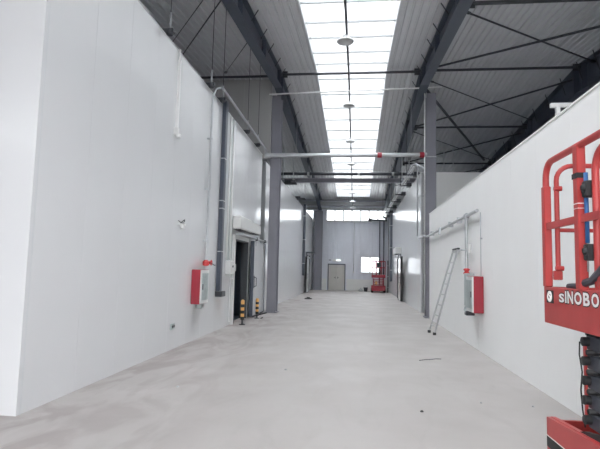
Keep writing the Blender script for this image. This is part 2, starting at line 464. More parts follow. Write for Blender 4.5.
# back door
d = MB()
fr = d.box(DOORB[0], DOORB[0]+0.07, YB-0.05, YB+0.1, 0, 2.1).box(DOORB[1]-0.07, DOORB[1], YB-0.05, YB+0.1, 0, 2.1).box(DOORB[0], DOORB[1], YB-0.05, YB+0.1, 2.02, 2.1)
door = struct(d.build('door_1', M_steel)); 
mid = (DOORB[0]+DOORB[1])/2
MB().box(mid-0.03, mid+0.03, YB+0.03, YB+0.04, 0.01, 2.01).box(DOORB[0]+0.05, DOORB[1]-0.05, YB+0.041, YB+0.06, 0.0, 2.05).build('astragal', M_door, door)
for a, b_, s in ((DOORB[0]+0.075, mid-0.006, 1), (mid+0.006, DOORB[1]-0.075, -1)):
    lf = MB().cbox(a, b_, YB-0.03, YB+0.03, 0.01, 2.015, 0.006).build('door_leaf', M_door, door)
    hx = mid - s*0.10
    MB().box(hx-0.02, hx+0.02, YB-0.045, YB-0.03, 0.92, 1.08).tube([(hx, YB-0.045, 1.0), (hx, YB-0.09, 1.0), (hx+s*-0.0-s*0.11, YB-0.09, 1.0)], 0.012, 6).build('door_handle', M_dark, lf)

# ================================================================ STEEL FRAME
def h_column(name, x, y, ztop, label, w=0.46, dpt=0.5, base=True, group='slate steel columns'):
    o = thing(name, (x, y, 0), label, 'column')
    MB().box(x-w/2, x+w/2, y-dpt/2, y-dpt/2+0.02, 0.03, ztop).build('front_flange', M_column, o)
    MB().box(x-w/2, x+w/2, y+dpt/2-0.02, y+dpt/2, 0.03, ztop).build('rear_flange', M_column, o)
    MB().box(x-0.008, x+0.008, y-dpt/2+0.02, y+dpt/2-0.02, 0.03, ztop).build('web', M_column, o)
    MB().box(x-w/2-0.05, x+w/2+0.05, y-dpt/2-0.05, y+dpt/2+0.05, 0.0, 0.03).build('base_plate', M_column, o)
    return o
def rb(y):    # rafter underside
    d = 0.62
    if y > 36: d += 0.30*(y-36)/3.3
    if y < 0: d += 0.3*(-y)/4
    return zr(y) - d
def rafter(x, w, label, extra=0.0):
    o = thing('roof_rafter', (x, 0, zr(0)), label, 'beam')
    f0_ = lambda q: rb(q) - extra
    ys = [YF+0.15, 0, 3, 6, 8.5, 11, 14, 17.2, 20.5, 24, 27, 30, 33, 36, 39.2]
    wv = [(yy, f0_(yy)+0.02) for yy in ys] + [(yy, zr(yy)-0.04) for yy in reversed(ys)]
    MB().prism(wv, 'x', x-0.008, x+0.008).build('web', M_steel, o)
    bf = MB(); tf = MB()
    for a, b_ in zip(ys, ys[1:]):
        for m_, g0, th in ((bf, f0_, 0.02), (tf, lambda q: zr(q)-0.04, 0.025)):
            m_.add([(x-w/2,a,g0(a)),(x+w/2,a,g0(a)),(x+w/2,b_,g0(b_)),(x-w/2,b_,g0(b_)),(x-w/2,a,g0(a)+th),(x+w/2,a,g0(a)+th),(x+w/2,b_,g0(b_)+th),(x-w/2,b_,g0(b_)+th)],
                   [(0,3,2,1),(4,5,6,7),(0,1,5,4),(1,2,6,5),(2,3,7,6),(3,0,4,7)])
    bf.build('bottom_flange', M_steel, o); tf.build('top_flange', M_steel, o)
    for yy in (11, 14, 16.9, 17.5, 22.1, 25, 27.8, 31, 34, 37):
        MB().box(x-w/2+0.01, x+w/2-0.01, yy-0.006, yy+0.006, f0_(yy)+0.02, zr(yy)-0.04).build('stiffener', M_steel, o)
    for yy in [p_ + 0.1 for p_ in purl if p_ > 8]:
        for s in (-1, 1):
            MB().bar((x+s*w*0.45, yy, f0_(yy)+0.32), (x+s*(w/2+0.16), yy, zr(yy)-0.01), 0.035, 0.015).build('fly_brace', M_dark, o)
    return o
rafter(-2.90, 0.28, 'dark slate tapered steel roof beam running lengthwise left of the skylight')
rafter(2.34, 0.30, 'dark slate tapered steel roof beam running lengthwise right of the skylight')
rafter(7.65, 0.40, 'dark steel roof beam at upper right above the white right-hand wall', 0.35)
rafter(-8.20, 0.30, 'dark steel roof beam farthest left, beyond the braces over the left cold room')
h_column('steel_column', -3.04, 18.0, rb(18.25)-0.02, 'slate steel column at the end of the near left panel wall', w=0.34)
h_column('steel_column', 2.66, 18.0, rb(18.25)-0.02, 'slate steel column at the end of the low white right-hand wall', w=0.34)
h_column('steel_column', -2.98, 39.2, rb(39.2)-0.06, 'far slate column beside the left end of the back wall', w=0.6, dpt=0.4)
h_column('steel_column', 2.70, 39.2, rb(39.2)-0.06, 'far slate column in the right corner of the back wall', w=0.3, dpt=0.4)

def strut(y, z, x0, x1, label, r=0.055):
    o = thing('roof_strut', ((x0+x1)/2, y, z), label, 'strut')
    MB().tube([(x0, y, z), (x1, y, z)], r, 10).build('tube', M_dark, o)
    for xx, s in ((x0, 1), (x1, -1)): MB().box(xx-0.0, xx+s*0.18, y-0.006, y+0.006, z-0.12, z+0.12).build('end_plate', M_dark, o)
strut(17.15, 8.67, -2.74, 2.16, 'round dark steel strut crossing below the skylight between the two central roof beams', 0.045)
strut(17.15, 8.62, -8.0, -3.06, 'dark round strut above the left cold room, topping the grey partition', 0.045)
strut(11.3, 7.88, 2.51, 7.42, 'dark roof strut at the top edge, right of the skylight', 0.05)
strut(17.0, 8.64, 2.51, 7.42, 'dark round strut of the right bay meeting the column head', 0.045)
strut(22.1, 8.10, 2.51, 7.42, 'second dark round strut of the right bay behind the column', 0.045)
strut(27.8, 7.70, 2.51, 7.42, 'farthest dark round strut of the right bay, low above the cold room', 0.045)
def brace(p, q, label, r=0.03, m=None):
    o = thing('roof_brace', tuple((Vector(p)+Vector(q))/2), label, 'brace')
    MB().tube([p, q], r, 8).build('rod', m or M_dark, o)
    d = (Vector(q)-Vector(p)).normalized()*0.18
    for e, s in ((p, 1), (q, -1)): MB().bar(e, Vector(e)+d*s, 0.09, 0.03).build('end_fitting', m or M_dark, o)
def zb(y): return zr(y) - 0.37
def BR(x0, y0, x1, y1, label, r=0.03, dz=0.0, m=None): brace((x0, y0, zb(y0)+dz), (x1, y1, zb(y1)+dz), label, r, m)
BR(2.55, 11.7, 7.38, 15.8, 'thin brace of the nearest right-bay cross falling to the right', 0.024)
BR(2.55, 15.7, 7.38, 11.65, 'thicker brace of the nearest right-bay cross rising to the right', 0.036, -0.07)
BR(2.55, 17.4, 7.38, 21.35, 'thin brace of the middle right-bay cross falling to the right', 0.02)
BR(2.55, 21.8, 7.38, 17.4, 'thicker brace of the middle right-bay cross rising to the right', 0.036, -0.07)
BR(2.55, 22.6, 7.38, 27.3, 'thin brace of the far right-bay cross falling to the right', 0.02)
BR(2.55, 27.5, 7.38, 22.75, 'thicker brace of the far right-bay cross rising to the right', 0.034, -0.07)
BR(2.55, 33.0, 7.38, 28.7, 'short dark brace lowest at the right end of the roof bracing', 0.034)
BR(2.60, 18.4, 6.92, 27.4, 'wide grey sloping beam falling from the column head to the far right cold room', 0.055, 0.08, M_dark)
BR(-3.1, 10.45, -6.2, 15.4, 'dark brace over the left wall, leaning right, nearest the roof beam', 0.018)
BR(-3.3, 10.2, -6.5, 14.9, 'faint dark brace over the left wall behind the nearer one', 0.012, 0.1)
BR(-3.08, 13.1, -4.6, 16.1, 'dark brace above the left cold room running down towards the partition', 0.012)

# cross beams above the passage
o = thing('cross_pipe', (-0.6, 26, 6.4), 'dark pipe crossing the passage just above the slate beam', 'pipe')
MB().tube([(-5.0, 26, 6.74), (4.2, 26, 6.74)], 0.085, 12).build('barrel', M_dark, o)
for x in (-2.6, 0.1, 1.9): MB().lathe((x-0.06, 26, 6.74), [(0.10, 0), (0.10, 0.12)], 'x', 14).build('coupling', M_purlin, o)
for x in (-2.45, 1.0): MB().box(x-0.02, x+0.02, 25.98, 26.02, 6.501, 6.66).build('pipe_support', M_galv, o)
o = thing('cross_beam', (-0.6, 26.05, 5.85), 'slate steel beam crossing the passage beneath the dark pipe', 'beam')
MB().box(-5.0, 4.2, 25.93, 26.17, 6.27, 6.295).build('bottom_flange', M_column, o)
MB().box(-5.0, 4.2, 25.93, 26.17, 6.475, 6.50).build('top_flange', M_column, o)
MB().box(-5.0, 4.2, 26.045, 26.055, 6.295, 6.475).build('web', M_column, o)
for x in (-3.3, -1.2, 0.9, 3.0): MB().box(x-0.005, x+0.005, 25.94, 26.044, 6.295, 6.475).build('stiffener', M_column, o)

for x, lb in ((-3.95, 'pale hanger rod left of the passage, nearest the left column'), (-3.38, 'pale hanger rod left of the passage, second from the left column'),
              (2.36, 'pale hanger rod right of the passage, nearest the skylight'), (2.72, 'pale hanger rod right of the passage, nearest the right column'),
              (4.05, 'pale hanger rod behind the right column, closest to it')):
    o = thing('hanger_rod', (x, 26, 6.6), lb, 'rod')
    MB().tube([(x, 25.80, 6.4), (x, 25.80, zr(25.8)-0.02)], 0.025, 6).build('rod', M_galv, o)
    MB().box(x-0.05, x+0.05, 25.78, 25.93, 6.38, 6.43).build('bracket', M_galv, o)
for x, lb in ((4.4, 'thin pale drop rod above the far right cold room, left of a pair'), (4.85, 'thin pale drop rod above the far right cold room, right of a pair')):
    o = thing('hanger_rod', (x, 26, 5.7), lb, 'rod')
    MB().tube([(x, 25.2, 5.72), (x, 25.2, zr(25.2)-0.02)], 0.02, 6).build('rod', M_galv, o)
    MB().box(x-0.06, x+0.06, 25.14, 25.26, 5.65, 5.70).tube([(x, 25.2, 5.68), (x, 25.2, 5.8)], 0.05, 8).build('foot', M_dark, o)

# thin pale conduit at Y 17.4 across
o = thing('cross_conduit', (0, 17.4, 8.15), 'thin pale conduit crossing high above the passage in front of both columns', 'conduit')
MB().tube([(-3.3, 17.6, 8.10), (-1.9, 17.6, 8.14), (2.34, 17.6, 8.24), (3.0, 17.6, 8.27)], 0.028, 8).build('conduit', M_pipew, o)
o = thing('vertical_conduit', (2.45, 17.95, 2.0), 'thin white conduit running down the left edge of the right column', 'conduit')
MB().tube([(2.44, 17.88, 0.3), (2.44, 17.88, 8.2)], 0.022, 8).build('conduit', M_pipew, o)
for z in (1.5, 3, 4.5, 6, 7.5): MB().box(2.41, 2.475, 17.90, 17.995, z-0.015, z+0.015).build('clip', M_galv, o)

# ---- fire main: along the left wall top, across the passage
o = thing('fire_main_pipe', (-3.3, 14, 5.9), 'pale fire main along the left wall top, then crossing the passage with red couplings', 'pipe')
MB().tube([(-3.3, 11.3, 5.98), (-3.3, 17.2, 5.90)], 0.035, 10).build('wall_run', M_galv, o)
MB().tube([(-3.34, 17.4, 5.72), (2.45, 17.4, 5.73)], 0.075, 14).build('cross_run', M_galv, o)
MB().tube([(-3.3, 17.15, 5.90), (-3.3, 17.32, 5.88), (-3.32, 17.4, 5.76)], 0.05, 10).build('elbow', M_galv, o)
for x in (0.80, 2.28): MB().lathe((x-0.08, 17.4, 5.725), [(0.085, 0), (0.10, 0.01), (0.10, 0.15), (0.085, 0.16)], 'x', 16).build('coupling', M_redd, o)['label'] = 'red pipe coupling'
MB().tube([(2.45, 17.4, 5.66), (3.0, 17.4, 5.66)], 0.02, 8).build('stub', M_galv, o)
for x in (-2.2, 0.1, 1.9): MB().tube([(x, 17.4, 5.79), (x, 17.4, zr(17.4)-0.01)], 0.006, 5).build('hanger_wire', M_galv, o)
# pipe hangers over the left wall
for y, lb in ((8.25, 'nearest dark hanger clamp with rod over the left wall'), (10.85, 'second dark hanger clamp with rod over the left wall'),
              (11.85, 'third dark hanger clamp, close behind the second, over the left wall'), (14.75, 'fourth dark hanger clamp over the left wall'), (16.4, 'farthest dark hanger clamp beside the left column')):
    x = -3.46
    o = thing('pipe_hanger', (x, y, 5.85), lb, 'hanger')
    MB().box(x-0.42, x+0.12, y-0.05, y+0.05, 5.83, 5.90).build('arm', M_dark, o)
    MB().lathe((x+0.04, y, 5.79), [(0.055, 0), (0.07, 0.02), (0.07, 0.09), (0.045, 0.12)], 'z', 12).build('clamp', M_dark, o)
    MB().tube([(x+0.04, y, 5.91), (x+0.04, y, 6.22)], 0.022, 8).build('turnbuckle', M_galv, o)
    MB().tube([(x+0.04, y, 6.22), (x+0.04, y, zr(y)-0.01)], 0.009, 5).build('rod', M_dark, o)

# ---- items on the near left wall (surface x=-3.5)
X = -3.5
o = thing('conduit_drop', (X, 8.94, 4.2), 'short white conduit with a small white fitting at its foot on the near left wall', 'conduit')
MB().box(X, X+0.05, 8.92, 8.98, 4.20, 5.62).build('conduit', M_pipew, o)
MB().box(X, X+0.08, 8.86, 8.94, 4.12, 4.25).lathe((X+0.09, 8.90, 4.05), [(0.02,0),(0.045,0.02),(0.045,0.07),(0.03,0.09)], 'z', 12).build('fitting', M_boxw, o)
MB().tube([(X+0.02, 8.95, 5.6), (X+0.02, 8.95, 5.83), (X-0.1, 8.95, 5.85)], 0.02, 8).build('bend', M_pipew, o)
o = thing('security_camera', (X, 9.4, 2.42), 'small white fixture with loose dark wires on the near left wall', 'camera')
MB().lathe((X+0.07, 9.38, 2.33), [(0.015,0),(0.045,0.02),(0.05,0.06),(0.05,0.08)], 'z', 14).build('dome', M_boxw, o)
MB().box(X, X+0.12, 9.33, 9.43, 2.41, 2.44).build('bracket', M_boxw, o)
MB().tube([(X+0.01, 9.42, 2.46), (X+0.06, 9.46, 2.52), (X+0.05, 9.55, 2.50), (X+0.03, 9.60, 2.55)], 0.008, 5).tube([(X+0.01, 9.30, 2.50), (X+0.05, 9.36, 2.46), (X+0.06, 9.5, 2.47)], 0.008, 5).build('wire', M_dark, o)
o = thing('power_socket', (X, 9.23, 0.44), 'small grey double socket low on the near left wall', 'socket')
MB().cbox(X, X+0.03, 9.14, 9.34, 0.38, 0.50, 0.006).build('plate', M_frost, o)
MB().box(X+0.03, X+0.036, 9.17, 9.23, 0.42, 0.465).box(X+0.03, X+0.036, 9.26, 9.31, 0.42, 0.465).build('outlet', M_dark, o)

def wheel(c, r, axis, m, name, parent):
    b = MB(); c = Vector(c)
    pts = []
    for k in range(14):
        a = 2*PI*k/14
        pts.append(c + (Vector((0, r*math.cos(a), r*math.sin(a))) if axis == 'x' else Vector((r*math.cos(a), 0, r*math.sin(a)))))
    b.tube(pts, r*0.16, 6, closed=True)
    for k in (0, 1, 2):
        a = PI*k/3; dd = Vector((0, r*math.cos(a), r*math.sin(a))) if axis == 'x' else Vector((r*math.cos(a), 0, r*math.sin(a)))
        b.bar(c-dd, c+dd, r*0.15, r*0.15)
    return b.build(name, m, parent)

# left hydrant cabinet: y 10.0..10.7, z .8..1.54, projecting .28
def hydrant(x, s, y0, y1, z0, z1, dep, label):
    o = thing('hydrant_cabinet', (x, (y0+y1)/2, z0), label, 'fire cabinet')
    xa, xb = x + s*0.005, x + s*dep
    MB().cbox(xa, xb, y0, y1, z0, z1, 0.008).build('cabinet_body', M_redd, o)
    xf = xb
    MB().box(xf, xf+s*0.02, y0+0.01, y1-0.01, z0+0.01, z1-0.01).build('door_frame', M_boxw, o)
    dr = MB().box(xf+s*0.021, xf+s*0.030, y0+0.07, y1-0.07, z0+0.08, z1-0.08).build('door', M_frost, o)
    MB().box(xf+s*0.031, xf+s*0.045, y0+0.075, y0+0.095, (z0+z1)/2-0.06, (z0+z1)/2+0.06).build('handle', M_dark, dr)
    return o
o = hydrant(X, 1, 10.25, 10.82, 0.80, 1.54, 0.20, 'red fire hydrant cabinet on the left wall')
MB().cbox(X+0.02, X+0.14, 10.6, 10.8, 0.68, 0.79, 0.01).build('outlet_valve', M_frost, o)
o = thing('hydrant_riser', (X+0.10, 11.0, 1.7), 'grey riser pipe with red valve above the left fire cabinet', 'pipe')
MB().tube([(X+0.09, 10.96, 1.45), (X+0.09, 10.96, 5.60), (X+0.12, 11.1, 5.86), (X+0.18, 11.25, 5.93)], 0.026, 10).build('riser', M_galv, o)
MB().lathe((X+0.09, 10.96, 1.62), [(0.04,0),(0.075,0.02),(0.075,0.10),(0.04,0.14)], 'z', 14).tube([(X+0.09, 10.96, 1.70), (X+0.2, 10.98, 1.70)], 0.035, 8).build('valve_body', M_red, o)
MB().tube([(X+0.20, 10.9, 1.70), (X+0.22, 11.25, 1.64)], 0.012, 6).build('valve_lever', M_dark, o)
wheel((X+0.21, 10.98, 1.70), 0.06, 'x', M_red, 'valve_wheel', o)
for z in (2.2, 3.4, 4.6): MB().box(X, X+0.13, 10.94, 10.98, z-0.02, z+0.02).build('pipe_clip', M_galv, o)
MB().tube([(X+0.03, 11.13, 1.9), (X+0.03, 11.13, 5.7)], 0.012, 6).build('thin_conduit', M_pipew, o)
# dark trunking
o = thing('cable_trunking', (X+0.08, 12.3, 0.95), 'tall dark slate cable trunking on the left wall before the doorway', 'trunking')
MB().box(X+0.01, X+0.10, 12.12, 12.34, 1.0, 5.95).build('channel', M_steel, o)
MB().box(X+0.101, X+0.108, 12.14, 12.32, 1.02, 5.93).build('cover', M_steel, o)
MB().cbox(X+0.005, X+0.18, 12.08, 12.44, 0.86, 0.995, 0.01).build('end_box', M_dark, o)
for z in (2.0, 3.1, 3.3, 4.4): MB().box(X+0.0, X+0.115, 12.10, 12.36, z-0.012, z+0.012).build('strap', M_galv, o)
# conduit pair left of the door
o = thing('conduit_pair', (X+0.03, 13.3, 1.5), 'pair of slim white conduits running up beside the doorway', 'conduit')
for y in (12.95, 13.3): MB().tube([(X+0.03, y, 1.8), (X+0.03, y, 5.75)], 0.028, 8).build('conduit', M_pipew, o)
o = thing('switch_box', (X, 13.2, 1.5), 'off-white electrical box with small gauges left of the near doorway', 'electrical box')
MB().cbox(X+0.005, X+0.16, 12.95, 13.42, 1.42, 1.78, 0.012).build('casing', M_boxw, o)
MB().cbox(X+0.165, X+0.175, 13.0, 13.36, 1.47, 1.73, 0.004).build('lid', M_boxw, o)
MB().lathe((X+0.176, 13.1, 1.63), [(0.03,0),(0.03,0.02)], 'x', 12).build('dial', M_dark, o)
MB().cbox(X+0.005, X+0.12, 13.48, 13.72, 1.50, 1.70, 0.01).build('side_box', M_frost, o)
MB().cbox(X+0.005, X+0.10, 13.5, 13.66, 1.16, 1.30, 0.01).build('small_box', M_boxw, o)
MB().tube([(X+0.04, 13.4, 1.42), (X+0.04, 13.42, 0.1)], 0.016, 6).tube([(X+0.05, 13.58, 1.5), (X+0.05, 13.58, 1.3)], 0.014, 6).build('cable', M_pipew, o)

# ---- cold store doors
def cold_door(name, x, s, y0, y1, z1, leaf0, leaf1, edge):
    """opening y0..y1 in a wall with face at x; s = outward direction; the leaf slides to leaf0..leaf1"""
    f = MB()
    f.box(x+s*0.001, x+s*0.07, y0-0.12, y0, 0, z1+0.12).box(x+s*0.001, x+s*0.07, y1, y1+0.08, 0, z1+0.12).box(x+s*0.001, x+s*0.07, y0, y1, z1, z1+0.12)
    d = struct(f.build(name, M_boxw))
    g = MB()
    g.box(x-s*0.15, x+s*0.075, y0, y0+0.012, 0.01, z1-0.0).box(x-s*0.15, x+s*0.075, y1-0.03, y1, 0.01, z1).box(x-s*0.15, x+s*0.075, y0+0.03, y1-0.03, z1-0.03, z1)
    g.build('gasket', M_dark, d)
    lf = MB().cbox(x+s*0.10, x+s*0.20, leaf0, leaf1, 0.06, z1+0.05, 0.008).build('door_leaf', M_panel, d)
    lf['label'] = 'glossy white sliding leaf'
    MB().box(x+s*0.095, x+s*0.215, leaf0-0.035, leaf0-0.002, 0.05, z1+0.06).build('edge_seal', edge, lf)
    MB().box(x+s*0.095, x+s*0.215, leaf1+0.002, leaf1+0.02, 0.05, z1+0.06).build('edge_seal', edge, lf)
    MB().box(x+s*0.095, x+s*0.205, leaf0, leaf1, 0.03, 0.058).build('kick_seal', M_dark, lf)
    MB().box(x+s*0.201, x+s*0.215, leaf0+0.08, leaf0+0.16, 0.95, 1.35).tube([(x+s*0.215, leaf0+0.12, 1.0), (x+s*0.28, leaf0+0.12, 1.02), (x+s*0.28, leaf0+0.12, 1.28), (x+s*0.215, leaf0+0.12, 1.3)], 0.014, 6).build('handle', M_dark, lf)
    MB().tube([(x+s*0.23, y0-0.1, z1+0.14), (x+s*0.23, leaf1+0.15, z1+0.14)], 0.03, 8).box(x+s*0.07, x+s*0.2, y0, y0+0.05, z1+0.12, z1+0.16).box(x+s*0.07, x+s*0.2, leaf1+0.05, leaf1+0.1, z1+0.12, z1+0.16).build('rail', M_galv, d)
    for yy in (leaf0+0.25, leaf1-0.25):
        MB().lathe((x+s*0.21, yy, z1+0.14), [(0.055,0),(0.055,0.05*1)], 'x', 12).box(x+s*0.19, x+s*0.21, yy-0.02, yy+0.02, z1-0.1, z1+0.12).build('roller', M_dark, lf)
    return d
cold_door('door_2', X, 1, 13.80, 15.45, 2.42, 15.75, 17.70, M_steel)
o = thing('air_curtain', (X, 15.1, 2.6), 'off-white twin air curtain unit over the near left doorway', 'air curtain')
MB().cbox(X+0.005, X+0.28, 13.55, 15.02, 2.70, 3.08, 0.03).build('front_unit', M_boxw, o)
MB().cbox(X+0.005, X+0.26, 15.06, 16.5, 2.72, 3.05, 0.03).build('rear_unit', M_boxw, o)
for a, b_ in ((13.6, 14.97), (15.11, 16.45)):
    g = MB()
    for k in range(4): g.box(X+0.05+k*0.05, X+0.07+k*0.05, a, b_, 2.693 if a < 15 else 2.713, 2.70 if a < 15 else 2.72)
    g.build('grille', M_dark, o)
def bollard(x, y, h, label, cross=False):
    o = thing('bollard', (x, y, 0), label, 'bollard')
    MB().tube([(x, y, 0.02), (x, y, 0.16)], 0.025, 8).build('post', M_dark, o)
    MB().lathe((x, y, 0.0), [(0.09,0),(0.09,0.015),(0.04,0.02)], 'z', 14).build('base', M_dark, o)
    n = 6; st = (h-0.14)/n
    for k in range(n):
        MB().lathe((x, y, 0.14+k*st), [(0.052,0),(0.052,st-0.002)], 'z', 14).build('band', M_yel if k % 2 else M_black, o)
    MB().lathe((x, y, h), [(0.052,0),(0.04,0.03),(0.01,0.04)], 'z', 14).build('cap', M_yel, o)
    if cross: MB().bar((x-0.10, y-0.25, 0.07), (x+0.28, y+0.20, 0.17), 0.03, 0.03).bar((x+0.16, y-0.16, 0.02), (x+0.16, y+0.16, 0.02), 0.03, 0.02).build('foot_bar', M_black, o)
bollard(-3.16, 13.75, 0.66, 'yellow and black striped post at the near side of the left doorway')
bollard(-3.12, 15.65, 0.60, 'yellow and black striped post standing on crossed black foot bars', True)

cold_door('door_3', X, 1, 35.2, 36.8, 2.4, 33.3, 35.0, M_black)
o = thing('door_canopy', (X, 35.2, 2.75), 'small dark bracket over the far left doorway', 'bracket')
MB().box(X+0.005, X+0.55, 34.6, 36.9, 2.78, 2.84).build('plate', M_steel, o); MB().box(X+0.005, X+0.08, 34.6, 34.8, 2.5, 2.78).build('bracket', M_dark, o)
cold_door('door_4', 2.58, -1, 28.4, 30.3, 2.35, 26.55, 28.2, M_black)
o = thing('air_curtain', (2.5, 29.4, 2.6), 'pale box unit over the far right doorway', 'air curtain')
MB().cbox(2.25, 2.575, 28.4, 30.4, 2.62, 2.98, 0.02).build('casing', M_boxw, o)
MB().box(2.3, 2.5, 28.5, 30.3, 2.61, 2.619).build('grille', M_dark, o)

# posts, trunkings further back
def trunk(name, x, y, z0, z1, w, dp, m, label):
    o = thing(name, (x, y, z0), label, 'trunking')
    MB().box(x-w/2, x+w/2, y-dp/2, y+dp/2, z0, z1).build('channel', m, o)
    k = 3
    for i in range(k):
        z = z0 + (i+0.5)*(z1-z0)/k; MB().box(x-w/2-0.01, x+w/2+0.01, y-dp/2-0.01, y+dp/2+0.01, z-0.02, z+0.02).build('strap', M_galv, o)
    return o
trunk('cable_trunking', -3.40, 32.2, 1.2, 5.9, 0.16, 0.2, M_steel, 'dark slate trunking hanging down the far left wall')
trunk('cable_trunking', 2.47, 35.0, 0.9, 5.6, 0.16, 0.2, M_steel, 'dark slate trunking down the far right wall behind its doorway')
trunk('cable_trunking', 2.42, 37.6, 0.0, 2.4, 0.08, 0.10, M_dark, 'short dark post by the far right wall beside the small lift')
for y, z, lb in ((24.2, 6.0, 'nearer small dark bracket on the far left wall top'), (28.6, 5.85, 'farther small dark bracket on the far left wall top')):
    o = thing('pipe_bracket', (-3.4, y, z), lb, 'bracket')
    MB().box(-3.7, -3.0, y-0.18, y+0.18, z-0.16, z-0.08).build('arm', M_dark, o); MB().box(-3.6, -3.3, y-0.1, y+0.1, z-0.08, z+0.04).build('clamp', M_dark, o)
    MB().tube([(-3.2, y, z-0.08), (-3.2, y, zr(y)-0.01)], 0.008, 5).build('rod', M_galv, o)

# ---- pipes on the right of the passage
o = thing('insulated_pipe_run', (2.2, 28, 5.9), 'bright pipe rack running along the top of the far right wall to the back wall', 'pipe')
P1, P2 = Vector((2.24, 19.7, 5.86)), Vector((2.05, 38.0, 5.72))
MB().tube([P1, P2], 0.045, 10).build('main_pipe', M_galv, o)
MB().tube([P1+Vector((0.16,0.2,0.10)), P2+Vector((0.16,0,0.10))], 0.022, 8).build('side_pipe', M_pipew, o)
MB().tube([P1, P1+Vector((0.10,-0.2,-0.02)), P1+Vector((0.38,-0.5,-0.25)), P1+Vector((0.38,-0.5,-0.6))], 0.045, 10).build('end_bend', M_galv, o)
for k in range(7):
    q = P1.lerp(P2, (k+0.6)/7)
    MB().box(q.x-0.12, q.x+0.50, q.y-0.03, q.y+0.03, q.z-0.11, q.z-0.06).build('support', M_dark, o)
    MB().tube([(q.x-0.08, q.y, q.z-0.06), (q.x-0.08, q.y, zr(q.y)-0.01)], 0.012, 5).build('hanger', M_dark, o)
    MB().box(q.x+0.26, q.x+0.48, q.y+0.3, q.y+0.7, q.z-0.06, q.z+0.12).build('joint_box', M_dark, o)
o = thing('back_wall_pipes', (2.0, 39, 0), 'pair of slate pipes rising up the right end of the back wall', 'pipe')
for x in (1.88, 2.20): MB().tube([(x, 39.35, 0.0), (x, 39.35, 5.65)], 0.05, 8).build('riser', M_steel, o)
MB().tube([(0.95, 39.35, 5.66), (2.45, 39.35, 5.62)], 0.07, 8).build('header', M_dark, o)
MB().lathe((1.0, 39.35, 5.66), [(0.10,0),(0.13,0.04),(0.13,0.22),(0.08,0.26)], 'x', 10).build('valve', M_dark, o)
MB().tube([(2.3, 39.35, 5.62), (2.3, 38.2, 5.66), (2.12, 38.0, 5.70)], 0.07, 8).build('elbow', M_dark, o)
o = thing('drop_pipe', (2.35, 19.2, 2.86), 'thin grey pipe dropping beside the right column to the wall pipe', 'pipe')
MB().tube([(2.32, 19.0, 5.60), (2.32, 19.0, 2.95), (2.34, 18.85, 2.86), (2.33, 17.7, 2.86)], 0.03, 8).build('pipe', M_galv, o)
MB().box(2.352, 2.62, 18.99, 19.01, 4.48, 4.52).box(2.60, 2.62, 18.26, 19.01, 4.48, 4.52).build('bracket', M_galv, o)
MB().tube([(2.32, 19.0, 5.56), (2.30, 19.0, 5.70)], 0.03, 8).build('bend', M_galv, o)
# right low wall pipe
X2 = 2.58
o = thing('sprinkler_pipe', (X2-0.09, 14, 2.88), 'long galvanised pipe running along the white right wall to the fire cabinet', 'pipe')
MB().tube([(X2-0.09, 17.65, 2.85), (X2-0.09, 10.45, 2.90)], 0.036, 12).build('run', M_galv, o)
MB().tube([(X2-0.09, 11.45, 2.90), (X2-0.09, 11.45, 1.60)], 0.038, 12).build('drop', M_galv, o)
MB().lathe((X2-0.09, 11.45, 2.90), [(0.06,-0.07),(0.06,0.07)], 'y', 12).lathe((X2-0.09, 11.45, 2.82), [(0.055,0),(0.055,0.05)], 'z', 12).build('tee', M_galv, o)
MB().tube([(X2-0.09, 14.6, 2.88), (X2-0.16, 14.55, 2.88), (X2-0.18, 14.5, 2.70)], 0.035, 8).build('branch', M_galv, o)
MB().tube([(X2-0.09, 17.6, 2.85), (2.36, 17.62, 2.86)], 0.035, 8).build('connector', M_galv, o)
MB().tube([(X2-0.09, 11.45, 2.12), (X2-0.22, 11.45, 2.12)], 0.02, 8).tube([(X2-0.09, 11.40, 2.12), (X2-0.09, 11.17, 2.12)], 0.018, 8).build('gauge_arm', M_galv, o)
MB().tube([(X2-0.09, 11.15, 2.03), (X2-0.09, 11.15, 2.24)], 0.035, 10).build('gauge', M_boxw, o)
for y in (16.6, 13.4, 12.3): MB().box(X2-0.13, X2-0.002, y-0.02, y+0.02, 2.81, 2.95).build('bracket', M_galv, o)
MB().lathe((X2-0.09, 11.45, 1.56), [(0.045,0),(0.072,0.02),(0.072,0.05),(0.05,0.07),(0.05,0.09),(0.072,0.11),(0.072,0.13),(0.04,0.15)], 'z', 14).build('red_coupling', M_red, o)
o = hydrant(X2, -1, 10.32, 10.92, 0.80, 1.54, 0.20, 'red fire hydrant cabinet on the white right wall')
MB().cbox(X2-0.22, X2-0.04, 10.93, 11.10, 0.70, 0.79, 0.01).build('outlet_valve', M_dark, o)
MB().tube([(X2-0.2, 11.0, 0.76), (X2-0.2, 11.12, 0.80), (X2-0.18, 11.14, 0.87)], 0.03, 8).build('hose_tail', M_frost, o)
MB().cbox(X2-0.17, X2-0.02, 11.02, 11.36, 0.88, 1.60, 0.01).build('silver_panel', M_frost, o)
o = thing('thin_cable', (X2-0.02, 10.1, 2.2), 'thin pale cable dropping from the wall pipe to the right fire cabinet', 'cable')
MB().tube([(X2-0.03, 10.42, 2.86), (X2-0.03, 10.42, 1.55)], 0.008, 6).build('cable', M_galv, o)
MB().box(X2-0.04, X2-0.002, 10.40, 10.44, 2.3, 2.33).build('clip', M_galv, o)
